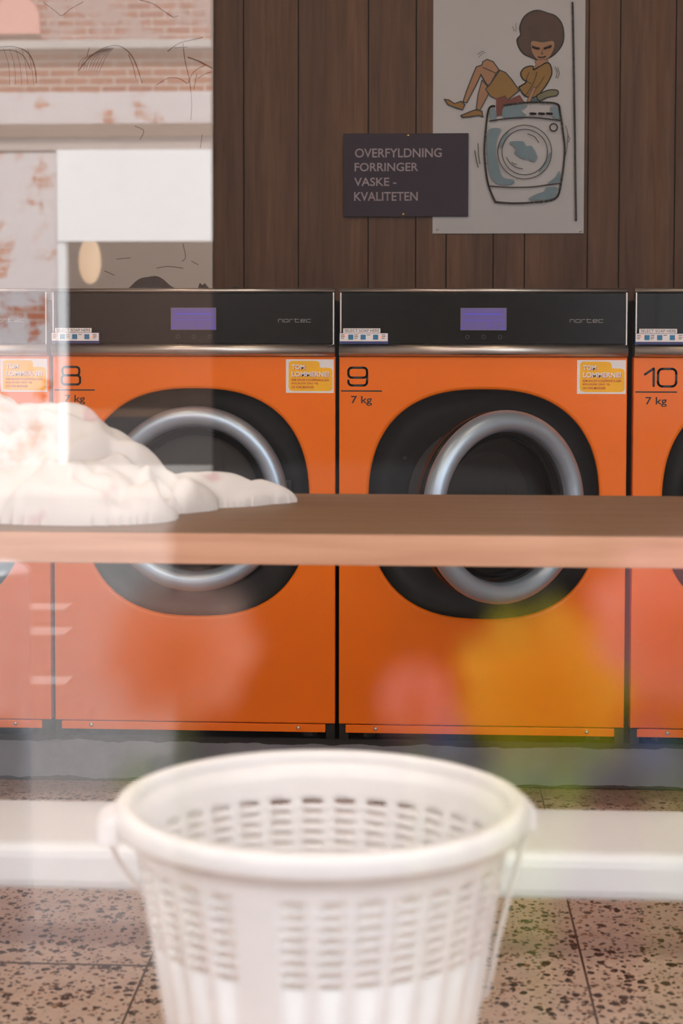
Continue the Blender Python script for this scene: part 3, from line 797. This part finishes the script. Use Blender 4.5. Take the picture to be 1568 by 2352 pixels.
fill([(680, 745), (740, 770), (810, 850), (885, 960), (800, 1030), (760, 1060), (735, 1020), (640, 1050), (580, 1020), (530, 945), (580, 890)], MU, 0.0034, False, **A)
fill([(640, 1045), (740, 1020), (765, 1060), (890, 1005), (945, 1090), (720, 1110), (715, 1220), (650, 1235), (640, 1130)], RU, 0.0, False, **A)
fill([(1020, 1040), (1060, 1040), (1110, 1085), (990, 1090)], DB, 0, False, **A)
fill([(1070, 1020), (1110, 990), (1200, 955), (1290, 960), (1285, 1010), (1180, 1035), (1100, 1070)], OL, 0.0032, **A)
fill([(1030, 925), (1065, 930), (1000, 1080), (960, 1085)], SK, 0.0014, False, **A)
fill([(95, 1055), (140, 1060), (200, 1100), (270, 1075), (310, 1110), (285, 1165), (230, 1150), (130, 1110)], SH, 0.0036, False, **A)
fill([(270, 1225), (340, 1195), (420, 1165), (490, 1180), (500, 1240), (455, 1225), (360, 1240), (285, 1245)], SH, 0.0036, False, **A)
for pts, ln in (([(500, 715), (560, 740), (640, 780)], .0018), ([(480, 790), (510, 850), (550, 905)], .0018), ([(990, 770), (960, 850), (1010, 890)], .0016), ([(1070, 765), (1055, 830), (1020, 910), (940, 1030)], .0018), ([(1150, 810), (1100, 890), (1060, 940)], .0014), ([(880, 930), (910, 990), (940, 1020)], .0018),
                ([(1025, 500), (1060, 515), (1095, 518)], .0042), ([(1150, 520), (1190, 505), (1222, 495)], .0042), ([(1020, 485), (1060, 500), (1100, 505)], .0014), ([(1140, 510), (1190, 490), (1230, 480)], .0014), ([(1130, 545), (1118, 575), (1135, 572)], .0016), ([(1085, 605), (1120, 612), (1165, 600)], .003),
                ([(445, 580), (480, 555), (510, 548)], .0016), ([(455, 612), (490, 575), (530, 562)], .0012), ([(815, 285), (830, 335)], .0014), ([(850, 250), (848, 340)], .0012), ([(1262, 710), (1285, 760), (1272, 830)], .0014), ([(1290, 715), (1308, 780), (1290, 830)], .0014)):
    line(pts, ln, **A)
line([(1448, 35), (1455, 400), (1462, 800), (1470, 1290)], 0.0062, **A)
C = dict(o=(1060, 220), s=280 / 1568)      # coordinates of the enlarged lower half
for pts in ([(375, 180), (430, 185), (440, 300), (370, 300)], [(560, 140), (840, 125), (760, 190), (830, 260), (700, 280), (530, 275)], [(1140, 150), (1225, 160), (1250, 290), (1180, 285)],
            [(345, 440), (500, 430), (450, 560), (440, 760), (480, 930), (530, 1050), (660, 1080), (660, 1130), (560, 1150), (450, 1130), (370, 1040), (330, 800), (325, 600)],
            [(610, 600), (780, 590), (830, 650), (900, 655), (970, 800), (900, 850), (850, 815), (780, 815), (680, 740), (690, 680)],
            [(1258, 970), (1260, 1090), (1180, 1125), (1095, 1130), (1190, 1060)], [(1220, 1180), (1215, 1250), (1130, 1330), (860, 1335), (950, 1270), (1060, 1230), (1090, 1180)], [(1120, 750), (1145, 740), (1090, 880), (1000, 985), (1000, 950), (1080, 850)], [(560, 500), (610, 460), (520, 640), (490, 680), (490, 620)]):
    fill(pts, BL, 0, True, **C)
line([(430, 1370), (350, 1180), (310, 980), (290, 700), (310, 420), (340, 200), (380, 140), (420, 140)], 0.0058, **C)
line([(540, 130), (800, 95), (1000, 90), (1220, 110), (1260, 220), (1300, 480), (1320, 740), (1270, 1150), (1190, 1330), (900, 1375), (650, 1385), (430, 1370)], 0.0058, **C)
line([(360, 330), (600, 295), (850, 282), (1080, 300), (1270, 325)], 0.0042, **C)
line([(365, 1165), (600, 1180), (900, 1175), (1100, 1150), (1270, 1130)], 0.0036, **C)
for rr, ln in ((345, .0022), (292, .0022), ): line([(808 + rr * math.cos(a * PI / 12), 728 + rr * math.sin(a * PI / 12)) for a in range(25)], ln, **C)
line([(1178 + 48 * math.cos(a * PI / 8), 412 + 48 * math.sin(a * PI / 8)) for a in range(17)], 0.0036, **C)
for pts, ln in (([(845, 495), (930, 530), (985, 605)], .0022), ([(575, 800), (620, 870), (700, 925), (780, 945)], .0022), ([(640, 855), (665, 880), (705, 885)], .002), ([(165, 710), (185, 820), (210, 925)], .0026), ([(208, 620), (215, 760), (232, 880)], .0024), ([(1330, 390), (1360, 500), (1345, 700), (1320, 800)], .0018), ([(1360, 510), (1380, 560), (1365, 600)], .0018)):
    line(pts, ln, **C)
for x in (880, 990, 1090): line([(x, 235), (x + 65, 238)], 0.0068, **C)
line([(1440, 0), (1450, 500), (1456, 1000), (1465, 1605)], 0.0062, **C)
obj('illustration', bm, pm, po)

sg = thing('purple_sign', 'dark purple wall sign warning about overfilling, half over the white poster', 'sign', (0, YB, 0))
pw2 = lambda px, py: at(px, py, YB - 0.016)
ax, az = pw2(789, 307); bx, bz = pw2(1075, 497)
bm = B(); box(bm, ax, bx, -0.014, -0.0072, bz, az, 0.0008); obj('sign_board', bm, mat('aubergine_board', (0.022, 0.012, 0.024), 0.5, var=.05, spec=0.25), sg)
SIGN_INK = mat('pale_lilac_lettering', (0.27, 0.215, 0.24), 0.6)
for s, x0, x1, y0, y1 in (('OVERFYLDNING', 815, 1014, 341, 361), ('FORRINGER', 814, 960, 374, 393), ('VASKE -', 813, 910, 408, 427), ('KVALITETEN', 813, 959, 441, 461)):
    a, b = pw2(x0, y0), pw2(x1, y1); text_mesh('lettering', s, a[0], b[0], b[1], a[1], -0.0146, SIGN_INK, sg, 0.012)
for px, py in ((937, 311), (926, 492)):
    x, z = pw2(px, py); bm = B(); lathe_y(bm, [(0.004, 0), (0.003, -0.002), (0, -0.0025)], 12, x, z); obj('screw', bm, BRASS, sg, loc=(0, -0.014, 0))

ar = thing('wall_panel', 'wide pale grey panel with dark branch-like line drawing, left of the wood panelling', 'picture', (0, YB, 0))
pw3 = lambda px, py: at(px, py, YB - 0.02)
ax, az = pw3(-500, -420); bx, bz = pw3(497, 700)
bm = B(); box(bm, ax, bx - 0.004, -0.02, -0.001, bz, az, 0.002)
for v in bm.verts:
    if v.co.x > bx - 0.01: v.co.x -= (az - v.co.z) * 0.006
obj('board', bm, mat('pale_grey_board', (0.40, 0.36, 0.34), 0.6, scale=3, var=.08), ar)
bm = B()
def ln3(pts, wd): ribbon(bm, crom([pw3(min(p[0], 486), p[1]) for p in pts], 5), wd, -0.0206)
CURV = [([(320, 0), (350, 8), (375, 25), (398, 40)], 3.2), ([(398, 40), (410, 36)], 2), ([(100, 5), (130, 28), (142, 36), (160, 22), (190, 5)], 2.5), ([(0, 108), (35, 108), (65, 122), (80, 155), (84, 190)], 3.2), ([(0, 116), (30, 116), (55, 130), (70, 160)], 2),
        ([(180, 162), (210, 128), (245, 108), (275, 106), (300, 125), (315, 155), (326, 190)], 3.2), ([(295, 125), (305, 150), (312, 180)], 2), ([(385, 118), (410, 100), (440, 92), (465, 86)], 3), ([(400, 110), (430, 108)], 2), ([(432, 132), (455, 140), (470, 148), (492, 156)], 4),
        ([(420, 100), (425, 140), (436, 190), (440, 240), (438, 275)], 2.6), ([(432, 190), (445, 165), (470, 150)], 2.2), ([(360, 195), (385, 180), (410, 180), (430, 192)], 2.2), ([(455, 180), (470, 170), (490, 165)], 2), ([(445, 205), (452, 170)], 2), ([(360, 616), (385, 612), (420, 616)], 2.2), ([(240, 622), (262, 632)], 2.2), ([(420, 560), (426, 590), (418, 600)], 2), ([(464, 310), (460, 340)], 2), ([(310, 290), (330, 300), (322, 320)], 2), ([(205, 110), (200, 128)], 2), ([(268, 595), (300, 592)], 2), ([(440, 600), (455, 608)], 2)]
for k in range(9): CURV.append(([(262 - k * 2, 110), (245 - k * 7, 128 + k), (228 - k * 6 + 0, 165 - k)], 1.3))
for k in range(5): CURV.append(([(8 + k * 14, 112), (20 + k * 13, 150), (22 + k * 14, 195)], 1.1))
for pts, wd in CURV: ln3(pts, wd * 0.0011)
obj('line_drawing', bm, mat('grey_brown_line', (0.10, 0.075, 0.06), 0.7), ar)

# ------------------------------------------------------------------ folding table
TZ, TYF, TYB = 0.854, 2.45, 3.02
tb = thing('folding_table', 'long wooden folding table in front of the washing machines', 'table', (0, 0, 0))
TW = table_wood()
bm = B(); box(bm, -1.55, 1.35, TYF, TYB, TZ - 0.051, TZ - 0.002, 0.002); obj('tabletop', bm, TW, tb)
bm = B(); box(bm, -1.549, 1.349, TYF + 0.001, TYB - 0.001, TZ - 0.002, TZ, 0.0005); tag(obj('dimmed_top', bm, table_wood('dimmed_top_wood', (0.19, 0.105, 0.058), (0.26, 0.15, 0.085)), tb), 'brown top surface, darkened for the weaker light on it')  # the darker colour carries the weaker light falling on the top
for x in (-1.45, 1.25):
    for y in (TYF + 0.06, TYB - 0.06):
        bm = B(); box(bm, x - 0.03, x + 0.03, y - 0.03, y + 0.03, 0.0, TZ - 0.051, 0.003); obj('leg', bm, TW, tb)
# ------------------------------------------------------------------ white bench
be = thing('white_bench', 'long white bench standing behind the laundry basket', 'bench', (0, 0, 0))
bm = B(); box(bm, -1.3, 1.2, 2.15, 2.37, 0.382, 0.450, 0.018); obj('seat', bm, WHITE_PAINT, be)
for x in (-1.2, 1.1):
    bm = B(); box(bm, x - 0.03, x + 0.03, 2.17, 2.35, 0.0, 0.383, 0.004); obj('leg', bm, WHITE_PAINT, be)

# ------------------------------------------------------------------ laundry on the table
cl = []
DOMES = [(-0.86, 2.77, .36, .20, .215, 0), (-1.02, 2.75, .33, .2, .32, 0), (-0.62, 2.625, .21, .115, .10, -.15), (-0.66, 2.74, .215, .16, .185, -.2), (-0.90, 2.60, .24, .115, .15, 0), (-0.455, 2.74, .10, .075, .075, .5), (-0.385, 2.81, .12, .052, .060, .35), (-0.315, 2.855, .085, .040, .042, .3), (-1.15, 2.72, .25, .22, .22, 0), (-0.80, 2.70, .14, .1, .225, .4), (-0.55, 2.72, .11, .12, .14, .3)]


creases = []


def seg_d(x, y, a, b):
    dx, dy = b[0] - a[0], b[1] - a[1]
    t = max(0, min(1, ((x - a[0]) * dx + (y - a[1]) * dy) / (dx * dx + dy * dy + 1e-12)))
    return math.hypot(x - a[0] - t * dx, y - a[1] - t * dy)


def hit(px, py):
    """where the heap's smooth surface meets the line of sight"""
    Y = 2.45
    while Y < 3.1:
        X, Z = at(px, py, Y)
        if Z <= TZ + cloth_h(X, Y): break
        Y += 0.004
    return X, Y


def cloth_h(x, y):
    best = 0; hs = []
    for cx, cy, rx, ry, hh, a in DOMES:
        dx, dy = x - cx, y - cy; u = (dx * math.cos(a) + dy * math.sin(a)) / rx; v = (-dx * math.sin(a) + dy * math.cos(a)) / ry
        q = u * u + v * v
        if q < 1: hs.append(hh * (1 - q) ** 0.55)
    if not hs: return 0
    k = 0.02; m = max(hs); s = m + k * math.log(sum(math.exp((h - m) / k) for h in hs)) - k * math.log(len(hs)) * 0.5
    s = max(m, s) if s > 0 else m
    n1 = abs(noise.noise((x * 5, y * 6, 1.3))); n2 = noise.noise((x * 12, y * 13, 4.1))
    n4 = abs(noise.noise((x * 5 - y * 7, x * 3, 2.2)))
    fold = -0.014 * max(0, 1 - n1 * 4.5) ** 1.5 + 0.006 * n2 - 0.018 * max(0, 1 - n4 * 6) ** 1.3
    for dep, wd, pl_ in creases:
        dm = min(seg_d(x, y, a, b) for a, b in zip(pl_, pl_[1:]))
        fold -= dep * math.exp(-(dm / wd) ** 2) - 0.45 * dep * math.exp(-((dm - 2.4 * wd) / (1.5 * wd)) ** 2)
    return max(0.002, s + fold * min(1, s / 0.07))


got = []
for dep, wd, pts in ((0.030, 0.010, [(150, 1068), (200, 1046), (260, 1040), (320, 1064), (370, 1104), (412, 1148)]), (0.024, 0.008, [(365, 1120), (384, 1150), (405, 1168)]), (0.022, 0.009, [(20, 990), (55, 978), (78, 1008)]), (0.022, 0.008, [(0, 1068), (45, 1042), (85, 1052)]),
                     (0.02, 0.008, [(55, 1172), (52, 1190), (110, 1204)]), (0.016, 0.007, [(185, 1105), (205, 1112), (228, 1122)]), (0.020, 0.008, [(80, 960), (140, 945), (200, 962)]), (0.018, 0.008, [(470, 1150), (540, 1140), (620, 1128)])):
    got.append((dep, wd, [hit(*p) for p in pts]))
creases = got
bm = B(); vv = {}; st = 0.005
NX, NY = int(1.15 / st), int(0.56 / st)
for i in range(NX + 1):
    for j in range(NY + 1):
        x, y = -1.38 + i * st, 2.465 + j * st
        h = cloth_h(x, y)
        if h > 0: vv[i, j] = bm.verts.new((x, y, TZ + h))
for i in range(NX):
    for j in range(NY):
        q = [vv.get(k) for k in ((i, j), (i + 1, j), (i + 1, j + 1), (i, j + 1))]
        if all(q): bm.faces.new(q).smooth = True
be_ = [e for e in bm.edges if len(e.link_faces) == 1]
r = bmesh.ops.extrude_edge_only(bm, edges=be_)
for v in r['geom']:
    if isinstance(v, bmesh.types.BMVert): v.co.z = TZ + 0.0005
for v in [v for v in bm.verts if not v.link_faces]: bm.verts.remove(v)
sh = obj('bed_sheet', bm, sheet_cloth()); tag(sh, 'crumpled white bed sheet heaped on the wooden folding table', 'laundry')
sh.data.polygons.foreach_set('use_smooth', [True] * len(sh.data.polygons))

# ------------------------------------------------------------------ laundry basket
RX, RY, ZR = 0.2195, 0.190, 0.681
BC = (-0.1085, 1.642)
ZB = 0.335
OV = RY / RX
bk = thing('laundry_basket', 'white slotted plastic laundry basket with wire bail', 'basket', (BC[0], BC[1], ZB))


def rad(z): return 0.148 + (0.200 - 0.148) * (z / (ZR - ZB - 0.02))


HB = ZR - ZB
NCOL = 32
angs = []; slot = []
for k in range(NCOL):
    a = 2 * PI * k / NCOL
    for q, fl in ((0.0, True), (0.23, True), (0.42, True), (0.62, False), (0.82, False)): angs.append(a + q * 2 * PI / NCOL + 0.05); slot.append(fl)
slot = [i % 5 in (0, 1, 2) for i in range(len(angs))]
rows = [(0.0, False), (0.02, False), (0.06, False)]
z = 0.075
for band_lo, nrow in ((0.205, 8),):
    z = band_lo
    for r_ in range(nrow): rows += [(z, True), (z + 0.0048, False)]; z += 0.0118
rows += [(z, False), (z + 0.015, False), (HB - 0.012, False)]
rows.sort()
bm = B(); grid = []
for zz, _ in rows:
    r = rad(zz); grid.append([bm.verts.new((r * math.cos(a), r * OV * math.sin(a), zz)) for a in angs])
n = len(angs)
solid_cols = {k for k in range(NCOL) if abs(((2 * PI * (k + 0.35) / NCOL + 0.05) - math.radians(252) + PI) % (2 * PI) - PI) < PI / NCOL}
for i in range(len(rows) - 1):
    for k in range(n):
        if rows[i][1] and slot[k] and (k // 5) not in solid_cols: continue
        bm.faces.new((grid[i][k], grid[i][(k + 1) % n], grid[i + 1][(k + 1) % n], grid[i + 1][k])).smooth = True
bm.faces.new(grid[0][::-1])
wl = obj('slotted_body', bm, WHITE_PLASTIC, bk)
md = wl.modifiers.new('wall', 'SOLIDIFY'); md.thickness = 0.0026; md.offset = 0
# rolled rim
bm = B(); prof = []
for r, zz in ((0.1998, -0.014), (0.1998, -0.003), (0.2015, 0.0), (0.210, 0.0015), (0.2165, -0.001), (0.2195, -0.006), (0.2195, -0.020), (0.2175, -0.024), (0.2155, -0.023), (0.2150, -0.010), (0.2045, -0.008), (0.2030, -0.020), (0.2045, -0.034), (0.2015, -0.036), (0.1995, -0.034)): prof.append((r, zz))
N = 128; rg = []
for r, zz in prof: rg.append([bm.verts.new((r * math.cos(2 * PI * k / N), r * OV * math.sin(2 * PI * k / N), HB + zz)) for k in range(N)])
for i in range(len(rg)):
    a, b = rg[i], rg[(i + 1) % len(rg)]
    for k in range(N): bm.faces.new((a[k], a[(k + 1) % N], b[(k + 1) % N], b[k])).smooth = True
bmesh.ops.recalc_face_normals(bm, faces=bm.faces[:])
obj('rim', bm, WHITE_PLASTIC, bk)
EARS = (math.radians(9), math.radians(192))
for e in EARS:
    le = 0.004 if e < 1 else 0.0
    bm = B(); c, s = math.cos(e), math.sin(e)
    secs = [(0.214, 0.030, -0.004, -0.034), (0.224 - le, 0.026, -0.006, -0.036), (0.235 - 1.6 * le, 0.020, -0.012, -0.040), (0.238 - 2 * le, 0.012, -0.016, -0.038)]
    rr = []
    for r, hw, zt, zb_ in secs:
        q = []
        for tw, z_ in ((-hw, zt), (hw, zt), (hw, zb_), (-hw, zb_)):
            q.append(bm.verts.new((r * c - tw * s, r * OV * s + tw * c, HB + z_)))
        rr.append(q)
    for a, b in zip(rr, rr[1:]):
        for k in range(4): bm.faces.new((a[k], a[(k + 1) % 4], b[(k + 1) % 4], b[k]))
    bm.faces.new(rr[0]); bm.faces.new(rr[-1][::-1])
    bmesh.ops.recalc_face_normals(bm, faces=bm.faces[:])
    bmesh.ops.bevel(bm, geom=bm.edges[:], offset=0.003, segments=2, affect='EDGES')
    obj('handle_lug', bm, WHITE_PLASTIC, bk)
bm = B(); pts = []
for k in range(49):
    s = k / 48
    a = EARS[0] + (EARS[1] - EARS[0]) * s
    if s < 0.5: drop = 0.262 * math.sin(PI * s) ** 0.22
    else: drop = 0.262 * math.sin(PI * s) ** 0.9
    if s < 0.1: a = EARS[0] + math.radians(3) * s / 0.1
    elif s < 1: a = EARS[0] + math.radians(3) + (EARS[1] - EARS[0] - math.radians(3)) * (s - 0.1) / 0.9
    zz = HB - 0.022 - drop; r = max(rad(zz) + 0.014, 0.150) if s > 0.02 else 0.226
    if s > 0.9: r = r + (0.226 - r) * (s - 0.9) / 0.1
    pts.append((r * math.cos(a), r * OV * math.sin(a), zz))
P2 = [pts[0]]
dl = [(pts[0][0] + (pts[1][0] - pts[0][0]) * q, pts[0][1] + (pts[1][1] - pts[0][1]) * q, pts[0][2] + (pts[1][2] - pts[0][2]) * q) for q in (0.33, 0.66)]
tube(bm, P2 + dl + pts[1:], 0.0028, 8); obj('bail', bm, WHITE_PLASTIC, bk)
lb = thing('low_bench', 'low wooden window bench carrying the laundry basket', 'bench', (0, 0, 0))
bm = B(); box(bm, -0.75, 0.55, 1.40, 1.83, ZB - 0.035, ZB - 0.0015, 0.004); obj('seat', bm, TW, lb)
for x in (-0.68, 0.48):
    bm = B(); box(bm, x - 0.03, x + 0.03, 1.44, 1.79, 0, ZB - 0.034, 0.004); obj('leg', bm, TW, lb)

# ------------------------------------------------------------------ ceiling lamps, added fill lights
for x in (-1.15, 0.50):
    lp = thing('ceiling_lamp', 'small round warm ceiling lamp above the washing machines', 'lamp', (x, 3.05, ZC), 'round ceiling lamps')
    bm = B(); bmesh.ops.create_cone(bm, segments=32, cap_ends=True, radius1=0.10, radius2=0.10, depth=0.03)
    for v in bm.verts: v.co.z -= 0.0155
    obj('ceiling_plate', bm, STEEL, lp)
    bm = B(); bmesh.ops.create_uvsphere(bm, u_segments=24, v_segments=12, radius=0.06)
    for v in bm.verts: v.co.z = v.co.z * 0.8 - 0.07
    obj('lamp_globe', bm, mat('opal_globe', (0.9, 0.8, 0.7), 0.4, emit=(1.0, 0.74, 0.5), estr=LAMP_POWER), lp, True)
FILL_TUBE = mat('fill_diffuser', (0.9, 0.85, 0.8), 0.5, emit=(1.0, 0.84, 0.66), estr=FILL_TUBE_POWER)
for x in (-1.7, -0.1, 1.5):  # unseen strip lights added to lift the machine fronts
    lp = thing('ceiling_fill', 'long ceiling fill light added out of view by the window', 'lamp', (x, 1.3, ZC), 'added ceiling fill lights')
    bm = B(); box(bm, -0.65, 0.65, -0.08, 0.08, -0.05, -0.0005, 0.004); obj('housing', bm, WHITE_PAINT, lp)
    bm = B(); box(bm, -0.62, 0.62, -0.06, 0.06, -0.075, -0.05, 0.008); obj('diffuser', bm, FILL_TUBE, lp)
